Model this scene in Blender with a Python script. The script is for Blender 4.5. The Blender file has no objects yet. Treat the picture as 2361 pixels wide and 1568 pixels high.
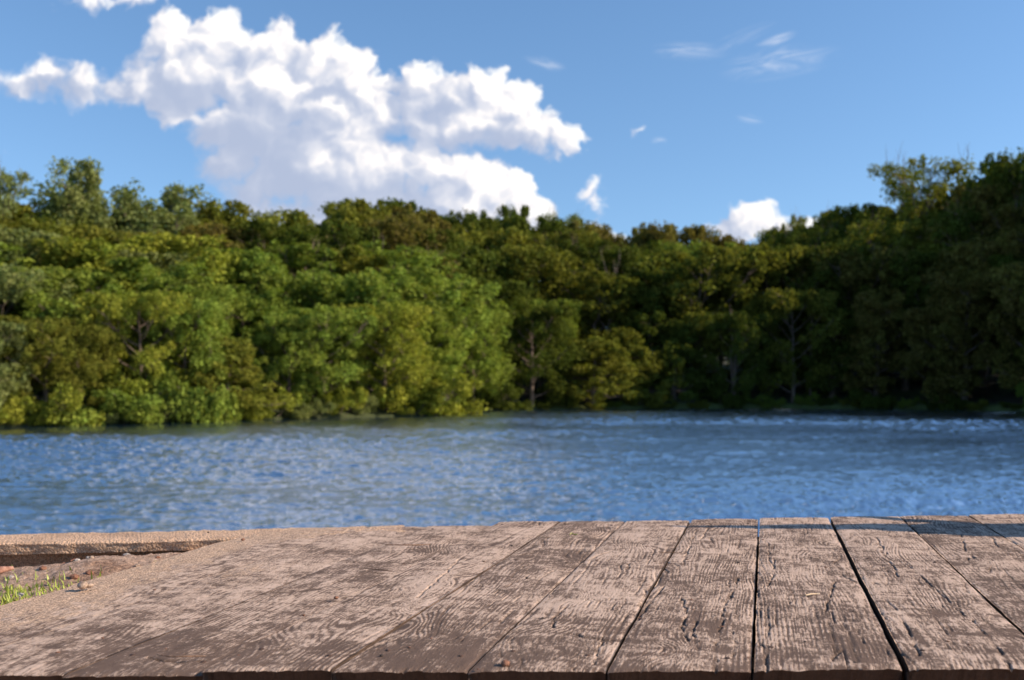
import bpy, math, random
import numpy as np
from mathutils import Vector, Matrix

C = bpy.context.scene
col = C.collection
R = math.radians

# ---------------------------------------------------------------- camera
F = 2295.4                      # focal length in pixels of a 2361 px wide picture (35 mm lens)
CAMZ = 2.0                      # metres above the water
DECKZ = CAMZ - 0.442
cam = bpy.data.cameras.new('camera')
cam.lens = 35.0; cam.sensor_width = 36.0
cam.shift_y = 113.0 / 2361.0
cam.clip_start = 0.05; cam.clip_end = 6000
cam.dof.use_dof = True; cam.dof.focus_distance = 2.15; cam.dof.aperture_fstop = 4.6
camo = bpy.data.objects.new('camera', cam); col.objects.link(camo)
camo.location = (0, 0, CAMZ); camo.rotation_euler = (R(90), 0, 0)
C.camera = camo

# ---------------------------------------------------------------- exposure
C.view_settings.view_transform = 'Standard'
C.view_settings.look = 'None'
C.view_settings.gamma = 1.0
C.view_settings.exposure = 0.42
C.cycles.max_bounces = 8
C.cycles.diffuse_bounces = 3
C.cycles.glossy_bounces = 3
C.cycles.transmission_bounces = 6
C.cycles.transparent_max_bounces = 8
C.cycles.sample_clamp_indirect = 6
C.cycles.sample_clamp_direct = 8
C.cycles.use_denoising = True

# ---------------------------------------------------------------- sun
SUN_AZ, SUN_EL = 96.5, 29.0           # azimuth clockwise from the view direction (+Y)
sv = Vector((math.sin(R(SUN_AZ))*math.cos(R(SUN_EL)), math.cos(R(SUN_AZ))*math.cos(R(SUN_EL)), math.sin(R(SUN_EL))))
sl = bpy.data.lights.new('sun', 'SUN'); sl.energy = 5.0; sl.angle = R(0.53); sl.color = (1.0, 0.84, 0.66)
so = bpy.data.objects.new('sun', sl); col.objects.link(so)
so.rotation_euler = sv.to_track_quat('Z', 'Y').to_euler()
so.location = sv * 50

# ---------------------------------------------------------------- node helpers
class NT:
    def __init__(s, tree): s.t = tree; s.n = tree.nodes; s.l = tree.links
    def new(s, typ, **kw):
        n = s.n.new(typ)
        for k, v in kw.items(): setattr(n, k, v)
        return n
    def put(s, sock, v):
        if v is None: return
        if isinstance(v, bpy.types.NodeSocket): s.l.new(v, sock)
        else:
            if hasattr(sock.default_value, '__len__') and not hasattr(v, '__len__'): v = (v,)*len(sock.default_value)
            if hasattr(sock.default_value, '__len__') and len(v) == 3 and len(sock.default_value) == 4: v = (*v, 1)
            sock.default_value = v
    def m(s, op, a, b=None, c=None, clamp=False):
        n = s.new('ShaderNodeMath', operation=op, use_clamp=clamp)
        s.put(n.inputs[0], a); s.put(n.inputs[1], b); s.put(n.inputs[2], c)
        return n.outputs[0]
    def v(s, op, a, b=None, c=None):
        n = s.new('ShaderNodeVectorMath', operation=op)
        s.put(n.inputs[0], a)
        if op == 'SCALE': s.put(n.inputs['Scale'], b)
        else: s.put(n.inputs[1], b); s.put(n.inputs[2], c)
        return n.outputs['Value'] if op in ('LENGTH', 'DOT_PRODUCT', 'DISTANCE') else n.outputs['Vector']
    def ramp(s, x, lo, hi, a=0.0, b=1.0, kind='SMOOTHSTEP'):
        n = s.new('ShaderNodeMapRange', interpolation_type=kind, clamp=True)
        for i, q in enumerate((x, lo, hi, a, b)): s.put(n.inputs[i], q)
        return n.outputs[0]
    def mix(s, f, a, b, kind='MIX'):
        n = s.new('ShaderNodeMix', data_type='RGBA', blend_type=kind, clamp_factor=True)
        s.put(n.inputs[0], f); s.put(n.inputs[6], a); s.put(n.inputs[7], b)
        return n.outputs[2]
    def noise(s, vec, scale, detail=2, rough=0.5, dist=0.0, dim='3D', out=0):
        n = s.new('ShaderNodeTexNoise', noise_dimensions=dim)
        s.put(n.inputs['Vector'], vec); s.put(n.inputs['Scale'], scale); s.put(n.inputs['Detail'], detail)
        s.put(n.inputs['Roughness'], rough); s.put(n.inputs['Distortion'], dist)
        return n.outputs[out]
    def xyz(s, x, y, z=0.0):
        n = s.new('ShaderNodeCombineXYZ')
        s.put(n.inputs[0], x); s.put(n.inputs[1], y); s.put(n.inputs[2], z)
        return n.outputs[0]

# ---------------------------------------------------------------- world: sky and cumulus clouds
w = bpy.data.worlds.new('World'); C.world = w; w.use_nodes = True
N = NT(w.node_tree); N.n.clear()
sky = N.new('ShaderNodeTexSky', sky_type='NISHITA'); sky.sun_disc = False
sky.sun_elevation = R(SUN_EL); sky.sun_rotation = R(SUN_AZ)
sky.altitude = 0; sky.air_density = 1.0; sky.dust_density = 0.15; sky.ozone_density = 2.2
tc = N.new('ShaderNodeTexCoord')
N.l.new(N.v('ADD', N.v('MULTIPLY', tc.outputs['Generated'], (1, 1, 0.90)), (0, 0, 0.098)), sky.inputs[0])
sep = N.new('ShaderNodeSeparateXYZ'); N.l.new(tc.outputs['Generated'], sep.inputs[0])
yy = N.m('MAXIMUM', sep.outputs[1], 0.05)
qx = N.m('MULTIPLY', N.m('DIVIDE', sep.outputs[0], yy), F/1000)
qz = N.m('MULTIPLY', N.m('DIVIDE', sep.outputs[2], yy), F/1000)
q = N.xyz(qx, qz)
# every puff of the sky: centre and radii as angles (thousandths), written for the heading +Y
PUFF = [
 (400,95,66,62),(455,85,60,50),(510,90,64,56),(575,125,60,52),(640,115,66,54),(735,135,62,60),(800,165,66,62),(845,215,62,60),
 (620,200,140,78),(440,180,110,80),(750,250,130,80),(885,265,42,50),(860,310,70,48),
 (590,290,120,80),(540,370,66,60),(690,380,140,90),(810,430,130,70),
 (105,180,50,38),(40,195,66,36),(210,185,62,46),(160,205,40,26),(320,190,60,46),(270,200,40,34),(400,240,60,50),
 (975,195,44,46),(1040,230,70,50),(1125,210,50,52),(1185,250,64,56),(1245,298,62,42),(1295,322,40,26),(1060,285,110,56),(1170,322,90,30),
 (815,340,62,44),(900,372,76,42),(1010,390,70,42),(1100,415,78,54),(1165,455,72,64),(1215,500,54,50),(1050,480,140,66),(900,470,140,60),
 (1362,442,18,20),(1476,302,9,8),(1735,512,50,40),(1795,532,66,36),(1675,532,56,24),(1330,530,30,16),(1400,548,46,9),
 (250,2,66,12),(5,338,16,5),(600,410,60,34),(640,500,46,16),
 (965,345,50,36),(700,480,150,44),(850,520,160,40),(1000,520,150,50),(1100,255,100,46),(1200,300,80,40),(960,250,30,60),(560,440,60,34),(955,300,40,50),(935,352,50,34),(900,205,26,30),(1375,455,12,16),(1352,432,10,10),
 # more of the same clouds overhead, unseen above the view, to brighten the water's reflections
 (620,-330,360,130),(980,-400,260,140),(760,-700,380,150),(500,300,70,60),(1075,470,120,70)]
warpv = N.noise(q, 9.0, 3, 0.6, out=1)
warpv = N.v('MULTIPLY', N.v('SUBTRACT', warpv, (0.5, 0.5, 0.5)), (0.11, 0.085, 0.0))
fine = N.noise(q, 38.0, 4, 0.62, out=1)
fine = N.v('MULTIPLY', N.v('SUBTRACT', fine, (0.5, 0.5, 0.5)), (0.022, 0.02, 0.0))
qw = N.v('ADD', N.v('ADD', q, warpv), fine)
def envelope(p):
    cur = None
    for (x, y, rx, ry) in PUFF:
        sx, sy = 1000.0/rx, 1000.0/ry
        cx, cy = (x-1180.5)/1000, (897-y)/1000
        L = N.v('LENGTH', N.v('MULTIPLY_ADD', p, (sx, sy, 0), (-cx*sx, -cy*sy, 0)))
        # a signed distance-like value in thousandths, so puffs of all sizes share one scale
        D = N.m('MULTIPLY_ADD', L, min(rx, ry)/60.0, -min(rx, ry)/60.0)
        cur = D if cur is None else N.m('SMOOTH_MIN', cur, D, 0.18)
    return N.m('MULTIPLY', cur, -1.0)
def billow(p, sc):
    n = N.new('ShaderNodeTexVoronoi', voronoi_dimensions='2D', feature='SMOOTH_F1')
    N.put(n.inputs['Vector'], p); N.put(n.inputs['Scale'], sc)
    n.inputs['Smoothness'].default_value = 0.55
    n.inputs['Detail'].default_value = 2.5; n.inputs['Roughness'].default_value = 0.55
    return N.m('SUBTRACT', 0.55, n.outputs['Distance'])
Ld = (0.020, 0.016, 0)                     # towards the sun, in the same angles
E0 = envelope(qw); E1 = envelope(N.v('ADD', qw, (0.034, 0.026, 0)))
B0 = billow(qw, 11.0); B1 = billow(N.v('ADD', qw, (0.016, 0.014, 0)), 11.0)
nz = N.noise(qw, 15.0, 5, 0.62, dim='2D')
dens = N.m('ADD', N.m('ADD', E0, 0.16), N.m('ADD', N.m('MULTIPLY', B0, 0.45), N.m('MULTIPLY', N.m('SUBTRACT', nz, 0.5), 0.7)))
# the deep undersides, where the sun does not reach through the cloud
deep = None
for (x, y, rx, ry) in ((590,340,190,120), (440,225,120,56), (880,455,200,56), (1110,325,140,36), (700,450,210,90), (745,222,80,24), (130,205,130,26), (1010,265,70,34), (520,420,110,70), (900,315,70,30), (1010,500,60,50)):
    L = N.v('LENGTH', N.v('MULTIPLY_ADD', qw, (1000/rx, 1000/ry, 0), (-(x-1180.5)/rx, -(897-y)/ry, 0)))
    L = N.ramp(L, 1.15, 0.35)
    deep = L if deep is None else N.m('MAXIMUM', deep, L)
tail = N.ramp(N.m('ADD', qx, N.m('MULTIPLY', qz, 0.3)), -0.45, -0.85)
soft = N.m('MAXIMUM', deep, tail)
cover = N.ramp(dens, -0.16, N.m('ADD', 0.17, N.m('MULTIPLY', soft, 0.30)))
n2 = N.noise(qw, 6.5, 3, 0.5, dim='2D')
lit = N.m('ADD', N.m('MULTIPLY', N.m('SUBTRACT', E0, E1), 0.62), N.m('MULTIPLY', N.m('SUBTRACT', B0, B1), 0.62))
lit = N.m('ADD', lit, N.m('MULTIPLY', N.m('SUBTRACT', nz, 0.5), 0.22))
lit = N.m('ADD', lit, N.m('MULTIPLY', N.m('SUBTRACT', n2, 0.5), 0.95))
lit = N.m('MULTIPLY', lit, N.m('SUBTRACT', 1.0, N.m('MULTIPLY', deep, 0.65)))
lit = N.m('SUBTRACT', lit, N.m('MULTIPLY', deep, 0.42))
lit = N.ramp(N.m('ADD', lit, 0.53), 0.0, 1.0, kind='LINEAR')
cs = N.new('ShaderNodeValToRGB'); cs.color_ramp.interpolation = 'B_SPLINE'
N.l.new(lit, cs.inputs[0])
el = cs.color_ramp.elements
el[0].position = 0.0; el[0].color = (0.42, 0.49, 0.66, 1)
el[1].position = 1.0; el[1].color = (1.22, 1.18, 1.14, 1)
e = el.new(0.3); e.color = (0.50, 0.56, 0.71, 1)
e = el.new(0.6); e.color = (0.78, 0.79, 0.86, 1)
e = el.new(0.8); e.color = (1.02, 0.97, 0.95, 1)
cloudcol = N.v('SCALE', cs.outputs[0], 8.0)
# thin cirrus streaks
def cirrus(x, y, rx, ry, ang, seed):
    p = N.v('SUBTRACT', q, ((x-1180.5)/1000, (897-y)/1000, 0))
    n = N.new('ShaderNodeVectorRotate', rotation_type='Z_AXIS'); N.put(n.inputs['Vector'], p); n.inputs['Angle'].default_value = R(-ang)
    p = n.outputs[0]
    st = N.noise(N.v('ADD', N.v('MULTIPLY', p, (7, 42, 0)), (seed, seed*2, 0)), 1.0, 5, 0.6, 0.6, dim='2D')
    L = N.v('LENGTH', N.v('MULTIPLY', p, (1000/rx, 1000/ry, 0)))
    return N.m('MULTIPLY', N.ramp(L, 1.0, 0.15), N.ramp(st, 0.36, 0.78))
ci = cirrus(1800, 142, 160, 46, 10, 3.1)
for a in ((1590, 118, 110, 26, -2, 7.7), (1700, 92, 110, 22, 24, 1.7), (1790, 92, 60, 16, 18, 5.3), (1255,146,60,18,-12,9.1),(1730,274,40,14,-8,4.1),(1520,325,24,12,0,6.4)):
    ci = N.m('MAXIMUM', ci, cirrus(*a))
# the sky, a little paler towards the horizon as summer air is
above = N.ramp(sep.outputs[2], 0.0, 0.45)
hs = N.new('ShaderNodeHueSaturation'); N.l.new(sky.outputs[0], hs.inputs['Color']); hs.inputs['Saturation'].default_value = 1.12; hs.inputs['Value'].default_value = 1.45
base = N.mix(N.m('MULTIPLY', ci, 0.5), hs.outputs[0], (7.2, 7.4, 8.0))
final = N.mix(cover, base, cloudcol)
bg = N.new('ShaderNodeBackground'); N.l.new(final, bg.inputs['Color']); bg.inputs['Strength'].default_value = 0.10
wo = N.new('ShaderNodeOutputWorld'); N.l.new(bg.outputs[0], wo.inputs['Surface'])
w.cycles.sampling_method = 'MANUAL'; w.cycles.sample_map_resolution = 512

# ---------------------------------------------------------------- mesh helpers
rng = np.random.default_rng(7)
random.seed(7)
def tag(o, label=None, cat=None, group=None, kind=None):
    if label: o['label'] = label
    if cat: o['category'] = cat
    if group: o['group'] = group
    if kind: o['kind'] = kind
    return o
def mesh_np(name, V, Fc, smooth=False, mats=(), attrs=None, mat_idx=None):
    """V (n,3); Fc is an (m,k) array or a list of such arrays."""
    if not isinstance(Fc, (list, tuple)): Fc = [Fc]
    Fc = [np.asarray(f, dtype=np.int32) for f in Fc if len(f)]
    me = bpy.data.meshes.new(name)
    V = np.asarray(V, dtype=np.float32)
    me.vertices.add(len(V)); me.vertices.foreach_set('co', V.ravel())
    idx = np.concatenate([f.ravel() for f in Fc])
    tot = np.concatenate([np.full(len(f), f.shape[1], dtype=np.int32) for f in Fc])
    st = np.concatenate([[0], np.cumsum(tot)[:-1]]).astype(np.int32)
    me.loops.add(len(idx)); me.loops.foreach_set('vertex_index', idx)
    me.polygons.add(len(tot)); me.polygons.foreach_set('loop_start', st)
    if mat_idx is not None: me.polygons.foreach_set('material_index', np.asarray(mat_idx, dtype=np.int32))
    for m_ in mats: me.materials.append(m_)
    me.update(calc_edges=True)
    if smooth: me.polygons.foreach_set('use_smooth', np.ones(len(tot), dtype=bool))
    if attrs:
        for k, a in attrs.items():
            at = me.attributes.new(k, 'FLOAT', 'POINT'); at.data.foreach_set('value', np.asarray(a, dtype=np.float32).ravel())
    me.validate()
    return me
def link(name, me, parent=None, loc=None):
    o = bpy.data.objects.new(name, me); col.objects.link(o)
    if parent is not None: o.parent = parent
    if loc is not None: o.location = loc
    return o
def empty(name, loc=(0, 0, 0)):
    o = bpy.data.objects.new(name, None); col.objects.link(o); o.location = loc
    o.empty_display_size = 0.1
    return o
def grid_faces(ni, nj):
    a = np.arange(ni*nj).reshape(ni, nj)
    return np.stack([a[:-1, :-1], a[1:, :-1], a[1:, 1:], a[:-1, 1:]], -1).reshape(-1, 4)
def tube(pts, rad, seg=7):
    pts = np.asarray(pts, float); n = len(pts); V = []
    T = np.gradient(pts, axis=0); T /= np.linalg.norm(T, axis=1)[:, None] + 1e-9
    up = np.array([0.3, 0.2, 1.0]) if abs(T[0][2]) < 0.8 else np.array([1.0, 0.1, 0.0])
    for i in range(n):
        a = np.cross(T[i], up); a /= np.linalg.norm(a); b = np.cross(T[i], a)
        th = np.linspace(0, 2*np.pi, seg, endpoint=False)
        V.append(pts[i] + rad[i]*(np.cos(th)[:, None]*a + np.sin(th)[:, None]*b))
    V = np.concatenate(V); Fq = []
    for i in range(n-1):
        for j in range(seg):
            Fq.append((i*seg+j, i*seg+(j+1) % seg, (i+1)*seg+(j+1) % seg, (i+1)*seg+j))
    return V, np.array(Fq)
class Acc:
    def __init__(s): s.V = []; s.F = []; s.n = 0
    def add(s, V, Fq): s.V.append(V); s.F.append(np.asarray(Fq)+s.n); s.n += len(V)
    def get(s):
        by = {}
        for f in s.F: by.setdefault(f.shape[1], []).append(f)
        return np.concatenate(s.V), [np.concatenate(v) for v in by.values()]
# smooth lattice noise in numpy
class Lat:
    def __init__(s, seed): s.g = np.random.default_rng(seed).random((256, 256)).astype(np.float32)
    def __call__(s, x, y):
        x = np.asarray(x, float); y = np.asarray(y, float)
        xi = np.floor(x).astype(int); yi = np.floor(y).astype(int); fx = x-xi; fy = y-yi
        fx = fx*fx*fx*(fx*(fx*6-15)+10); fy = fy*fy*fy*(fy*(fy*6-15)+10)
        g = s.g; a = xi & 255; b = yi & 255; a1 = (a+1) & 255; b1 = (b+1) & 255
        return (g[a, b]*(1-fx)+g[a1, b]*fx)*(1-fy) + (g[a, b1]*(1-fx)+g[a1, b1]*fx)*fy
lat = Lat(11)
def fbm(x, y, oct=4, rough=0.5, seed=0):
    t = 0; a = 1; tot = 0
    for k in range(oct):
        t = t + a*lat(x*2**k + 17.3*k + seed*31.7, y*2**k + 9.1*k + seed*13.3); tot += a; a *= rough
    return t/tot
def material(name):
    m = bpy.data.materials.new(name); m.use_nodes = True
    n = NT(m.node_tree); n.n.clear()
    p = n.new('ShaderNodeBsdfPrincipled'); o = n.new('ShaderNodeOutputMaterial')
    n.l.new(p.outputs[0], o.inputs['Surface'])
    return m, n, p, o
def bump(n, p, h, dist, strength=1.0):
    b = n.new('ShaderNodeBump'); n.put(b.inputs['Height'], h); b.inputs['Distance'].default_value = dist
    b.inputs['Strength'].default_value = strength; n.l.new(b.outputs[0], p.inputs['Normal'])
def attr(n, name):
    a = n.new('ShaderNodeAttribute'); a.attribute_name = name; return a.outputs['Fac']
def objco(n): return n.new('ShaderNodeTexCoord').outputs['Object']
def worldco(n): return n.new('ShaderNodeNewGeometry').outputs['Position']

def P(x, y, z):                     # the point at height z seen at pixel (x, y) of a 2361 px wide picture
    d = (CAMZ-z)*F/(y-897.0)
    return np.array([(x-1180.5)/F*d, d, z])
def Pd(x, d): return (x-1180.5)/F*d

# ---------------------------------------------------------------- materials
# weathered wood
MW, n, p, o_ = material('weathered_wood')
co = objco(n); pale = attr(n, 'pale'); groove = attr(n, 'groove'); sand = attr(n, 'sand')
oi = n.new('ShaderNodeObjectInfo')
rt = n.new('ShaderNodeVectorRotate', rotation_type='Z_AXIS'); n.put(rt.inputs['Vector'], co); rt.inputs['Angle'].default_value = R(14.2)
sc_ = n.v('ADD', n.v('MULTIPLY', rt.outputs[0], (1, 1, 1)), n.v('SCALE', (13.1, 7.7, 3.3), oi.outputs['Random']))
f1 = n.noise(n.v('MULTIPLY', sc_, (5.0, 1.0, 1.0)), 50, 5, 0.7)       # fine fibres along the board
f2 = n.noise(sc_, 150, 3, 0.7)
f3 = n.noise(n.v('MULTIPLY', sc_, (6.0, 1.0, 1.0)), 9, 4, 0.6)
pm = n.m('ADD', pale, n.m('ADD', n.m('MULTIPLY', n.m('SUBTRACT', f1, 0.5), 1.0), n.m('MULTIPLY', n.m('SUBTRACT', f2, 0.5), 0.5)))
pm = n.ramp(pm, 0.33, 0.68)
dark = n.mix(f3, (0.072, 0.045, 0.032), (0.205, 0.130, 0.092))
lightc = n.mix(f3, (0.40, 0.272, 0.196), (0.72, 0.53, 0.41))
cc = n.mix(pm, dark, lightc)
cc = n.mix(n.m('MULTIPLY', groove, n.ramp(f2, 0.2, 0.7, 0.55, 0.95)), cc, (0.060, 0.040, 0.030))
sandc = n.mix(n.ramp(n.noise(sc_, 260, 3, 0.7), 0.32, 0.68), (0.22, 0.135, 0.085), (0.76, 0.53, 0.37))
sm = n.ramp(n.m('ADD', sand, n.m('MULTIPLY', n.m('SUBTRACT', n.noise(sc_, 30, 6, 0.7), 0.5), 0.9)), 0.42, 0.62)
cc = n.mix(sm, cc, sandc)
n.put(p.inputs['Base Color'], cc); p.inputs['Roughness'].default_value = 0.85
p.inputs['Specular IOR Level'].default_value = 0.25
hh = n.m('ADD', n.m('MULTIPLY', f1, 0.7), n.m('ADD', n.m('MULTIPLY', pm, 0.35), n.m('MULTIPLY', n.m('MULTIPLY', f2, n.m('ADD', 0.4, sm)), 1.0)))
bump(n, p, hh, 0.0022, 1.0)
# concrete
MC, n, p, o_ = material('pebbled_concrete')
co = worldco(n)
vor = n.new('ShaderNodeTexVoronoi'); n.put(vor.inputs['Vector'], co); vor.inputs['Scale'].default_value = 130
big = n.noise(co, 7, 5, 0.6); gr = n.noise(co, 260, 3, 0.7)
cc = n.mix(n.ramp(gr, 0.3, 0.7), (0.26, 0.15, 0.085), (0.90, 0.60, 0.40))
cc = n.mix(n.ramp(big, 0.4, 0.7, 0, 0.4), cc, (0.26, 0.15, 0.09))
n.put(p.inputs['Base Color'], cc); p.inputs['Roughness'].default_value = 0.95
bump(n, p, n.m('ADD', n.m('MULTIPLY', vor.outputs['Distance'], -1.2), n.m('MULTIPLY', gr, 0.8)), 0.004, 1.0)
# soil
MS, n, p, o_ = material('brown_soil')
co = worldco(n)
gr = n.noise(co, 90, 5, 0.75); big = n.noise(co, 6, 4, 0.6)
gr = n.ramp(gr, 0.3, 0.7)
cc = n.mix(gr, (0.34, 0.20, 0.135), (0.80, 0.55, 0.40))
cc = n.mix(n.ramp(big, 0.45, 0.65), cc, n.mix(gr, (0.17, 0.095, 0.06), (0.60, 0.36, 0.24)))
n.put(p.inputs['Base Color'], cc); p.inputs['Roughness'].default_value = 0.95
bump(n, p, n.m('ADD', gr, n.noise(co, 300, 2)), 0.006, 1.0)
# forest floor
MF, n, p, o_ = material('forest_floor')
co = worldco(n)
cc = n.mix(n.ramp(n.noise(co, 0.35, 5, 0.65), 0.4, 0.62), (0.035, 0.028, 0.016), (0.05, 0.085, 0.018))
bank = n.new('ShaderNodeSeparateXYZ'); n.put(bank.inputs[0], co)
cc = n.mix(n.ramp(n.m('ADD', bank.outputs[2], n.m('MULTIPLY', n.noise(co, 0.9, 3), 0.5)), 0.95, 0.55), cc, n.mix(n.m('GREATER_THAN', bank.outputs[1], 88.0), n.mix(n.noise(co, 1.8, 4, 0.7), (0.03, 0.045, 0.012), (0.075, 0.09, 0.025)), n.mix(n.noise(co, 1.8, 4, 0.7), (0.08, 0.11, 0.025), (0.21, 0.25, 0.07))))
n.put(p.inputs['Base Color'], cc); p.inputs['Roughness'].default_value = 0.95
bump(n, p, n.noise(co, 6, 5, 0.7), 0.15, 0.7)
# bark
def bark(name, a, b):
    m, n, p, o_ = material(name); co = objco(n)
    v_ = n.noise(n.v('MULTIPLY', co, (9, 9, 1.6)), 1.0, 5, 0.65)
    n.put(p.inputs['Base Color'], n.mix(n.ramp(v_, 0.3, 0.7), a, b)); p.inputs['Roughness'].default_value = 0.9
    bump(n, p, v_, 0.05, 0.8)
    return m
MB = bark('grey_brown_bark', (0.075, 0.052, 0.038), (0.26, 0.19, 0.14))
MBp = bark('pale_dead_bark', (0.15, 0.11, 0.085), (0.34, 0.27, 0.215))
MBs = bark('brown_snag_bark', (0.09, 0.055, 0.04), (0.24, 0.165, 0.125))
# leaves: the object's own colour, varied from clump to clump
def leafmat(name):
    m, n, p, o_ = material(name)
    oi = n.new('ShaderNodeObjectInfo'); cl = attr(n, 'clump')
    cc = oi.outputs['Color']
    h = n.new('ShaderNodeHueSaturation'); n.put(h.inputs['Color'], cc)
    n.put(h.inputs['Hue'], n.m('ADD', 0.482, n.m('MULTIPLY', cl, 0.036)))
    n.put(h.inputs['Value'], n.m('ADD', 0.62, n.m('MULTIPLY', n.m('FRACT', n.m('MULTIPLY', cl, 7.31)), 0.85)))
    n.n.remove(p)
    d = n.new('ShaderNodeBsdfDiffuse'); n.put(d.inputs['Color'], h.outputs[0])
    t = n.new('ShaderNodeBsdfTranslucent'); n.put(t.inputs['Color'], n.v('MULTIPLY', h.outputs[0], (1.02, 1.05, 0.5)))
    g = n.new('ShaderNodeBsdfGlossy'); g.inputs['Roughness'].default_value = 0.45; g.inputs['Color'].default_value = (0.9, 0.95, 0.9, 1)
    a = n.new('ShaderNodeMixShader'); a.inputs[0].default_value = 0.38
    n.l.new(d.outputs[0], a.inputs[1]); n.l.new(t.outputs[0], a.inputs[2])
    b = n.new('ShaderNodeMixShader'); b.inputs[0].default_value = 0.0
    n.l.new(a.outputs[0], b.inputs[1]); n.l.new(g.outputs[0], b.inputs[2]); n.l.new(b.outputs[0], o_.inputs['Surface'])
    return m
ML = leafmat('leaves')
def plain(name, a, b, scale=60, rough=0.8, bd=0.002):
    m, n, p, o_ = material(name); co = objco(n); v_ = n.noise(co, scale, 4, 0.65)
    n.put(p.inputs['Base Color'], n.mix(n.ramp(v_, 0.3, 0.7), a, b)); p.inputs['Roughness'].default_value = rough
    bump(n, p, v_, bd, 0.8); return m
MGr, n, p, o_ = material('grass_blades')
co = objco(n)
n.put(p.inputs['Base Color'], n.mix(n.noise(co, 25, 2), (0.20, 0.27, 0.03), (0.42, 0.46, 0.08)))
p.inputs['Roughness'].default_value = 0.5; p.inputs['Transmission Weight'].default_value = 0.0
p.inputs['Subsurface Weight'].default_value = 0.0
MRust = plain('rusty_iron', (0.035, 0.022, 0.018), (0.12, 0.055, 0.03), 400)
MDk = plain('dark_damp_wood', (0.02, 0.014, 0.011), (0.06, 0.042, 0.032), 40)
MPeb = plain('reddish_brown_grit', (0.12, 0.045, 0.025), (0.34, 0.16, 0.09), 300)
MSt = plain('sandy_stone', (0.22, 0.14, 0.095), (0.50, 0.36, 0.26), 200)
MSt2 = plain('grey_stone', (0.20, 0.17, 0.15), (0.55, 0.48, 0.42), 200)
MWh = plain('white_grit', (0.6, 0.58, 0.55), (0.8, 0.78, 0.74), 200)
MTw = plain('dry_twig', (0.13, 0.065, 0.035), (0.38, 0.22, 0.13), 200)
MTw2 = plain('reddish_stick', (0.25, 0.11, 0.07), (0.55, 0.30, 0.21), 60)
MPale = plain('fresh_wood', (0.62, 0.42, 0.24), (0.80, 0.62, 0.42), 200)
MLime = plain('lime_green', (0.45, 0.50, 0.06), (0.62, 0.62, 0.16), 200)

# ---------------------------------------------------------------- shoreline
SHX = np.array([-5200, -2600, -1200, -400, 0, 400, 700, 930, 1010, 1050, 1300, 1700, 1850, 2100, 2361, 2700, 3200, 3900, 5200, 9000.])
SHD = np.array([8, 17, 34, 46, 52.2, 58.8, 67.5, 73.5, 77, 92, 99, 107, 107, 101, 92, 76, 58, 42, 26, 12.])
def shore(px): return np.interp(px, SHX, SHD)
def pxof(X, Y): return 1180.5 + F*X/np.maximum(Y, 0.5)
HB = np.array([[-3000, 0.17], [0, 0.16], [700, 0.17], [1300, 0.19], [1800, 0.20], [2361, 0.25], [5000, 0.30]])
def terrain_z(px, back):            # back = metres behind the shoreline
    s = np.interp(px, HB[:, 0], HB[:, 1])
    b = np.maximum(back, 0)
    return 0.35*(1-np.exp(-b/0.8)) + s*55*(1-np.exp(-b/55)) - 0.6*np.exp(-np.maximum(back+3, 0)*0.9) - 0.05

# water: one sheet with real waves, finer where it is near
def build_water():
    na, nd = 1050, 1350
    px = np.linspace(-900, 3300, na)
    d = 4.5*np.exp(np.linspace(0, math.log(118/4.5), nd))
    PX, D = np.meshgrid(px, d, indexing='ij')
    X = (PX-1180.5)/F*D; Y = D
    Z = np.zeros_like(X)
    g = np.random.default_rng(3)
    gust = fbm(X*0.05, Y*0.09, 4, 0.55, 5)
    calm = np.clip((shore(PX)-D-3.0)/np.interp(PX, [1000, 1500], [7.0, 12.0]), 0, 1)**1.2
    amp = (0.25+3.4*np.clip(gust-0.12, 0, 1)**1.5)*(0.06+0.94*calm)
    for k in range(56):
        lam = 0.22*np.exp(g.random()**1.2*1.9)            # 0.22 .. 1.6 m
        ang = math.radians(-72+g.normal()*34)         # wind mostly along the view, waves towards the deck
        kx, ky = math.cos(ang)*2*np.pi/lam, math.sin(ang)*2*np.pi/lam
        a = 0.0066*lam**0.85
        # waves the grid cannot carry fade out; the bump takes over
        cell = D*max(4200/na/F, math.log(118/4.5)/nd); fade = np.clip((lam/cell-2.5)/2, 0, 1)
        ph = g.random()*6.28 + 1.3*fbm(X*0.22, Y*0.22, 2, 0.5, k)
        s = np.sin(kx*X+ky*Y+ph)
        Z += a*fade*(1-2*np.abs(s)**1.3 if k % 3 == 0 else s)
    Z *= amp*np.interp(D, [0, 45, 75, 110], [1, 1, 0.75, 0.35])
    me = mesh_np('water', np.stack([X, Y, Z], -1).reshape(-1, 3), grid_faces(na, nd)[:, ::-1], smooth=True, mats=[MWa], attrs={'calm': calm})
    tag(link('water', me), kind='structure')
MWa, n, p, o_ = material('lake_water')
co = worldco(n)
wv = n.noise(n.v('MULTIPLY', co, (0.75, 2.0, 1)), 2.8, 5, 0.66)
wv2 = n.noise(n.v('MULTIPLY', co, (1.0, 1.5, 1)), 7.0, 3, 0.6)
gust = n.noise(n.v('MULTIPLY', co, (0.05, 0.10, 1)), 1.0, 3, 0.6)
cm = n.m('ADD', 0.06, n.m('MULTIPLY', attr(n, 'calm'), 0.94))
hgt = n.m('MULTIPLY', n.m('ADD', n.m('MULTIPLY', wv, 1.0), n.m('MULTIPLY', wv2, 0.22)), n.m('MULTIPLY', cm, n.ramp(gust, 0.3, 0.7, 0.6, 1.25)))
p.inputs['Base Color'].default_value = (0.018, 0.042, 0.072, 1)
p.inputs['Roughness'].default_value = 0.05; p.inputs['IOR'].default_value = 5.5; p.inputs['Specular IOR Level'].default_value = 0.85
bump(n, p, hgt, 0.045, 1.0)
build_water()
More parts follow.
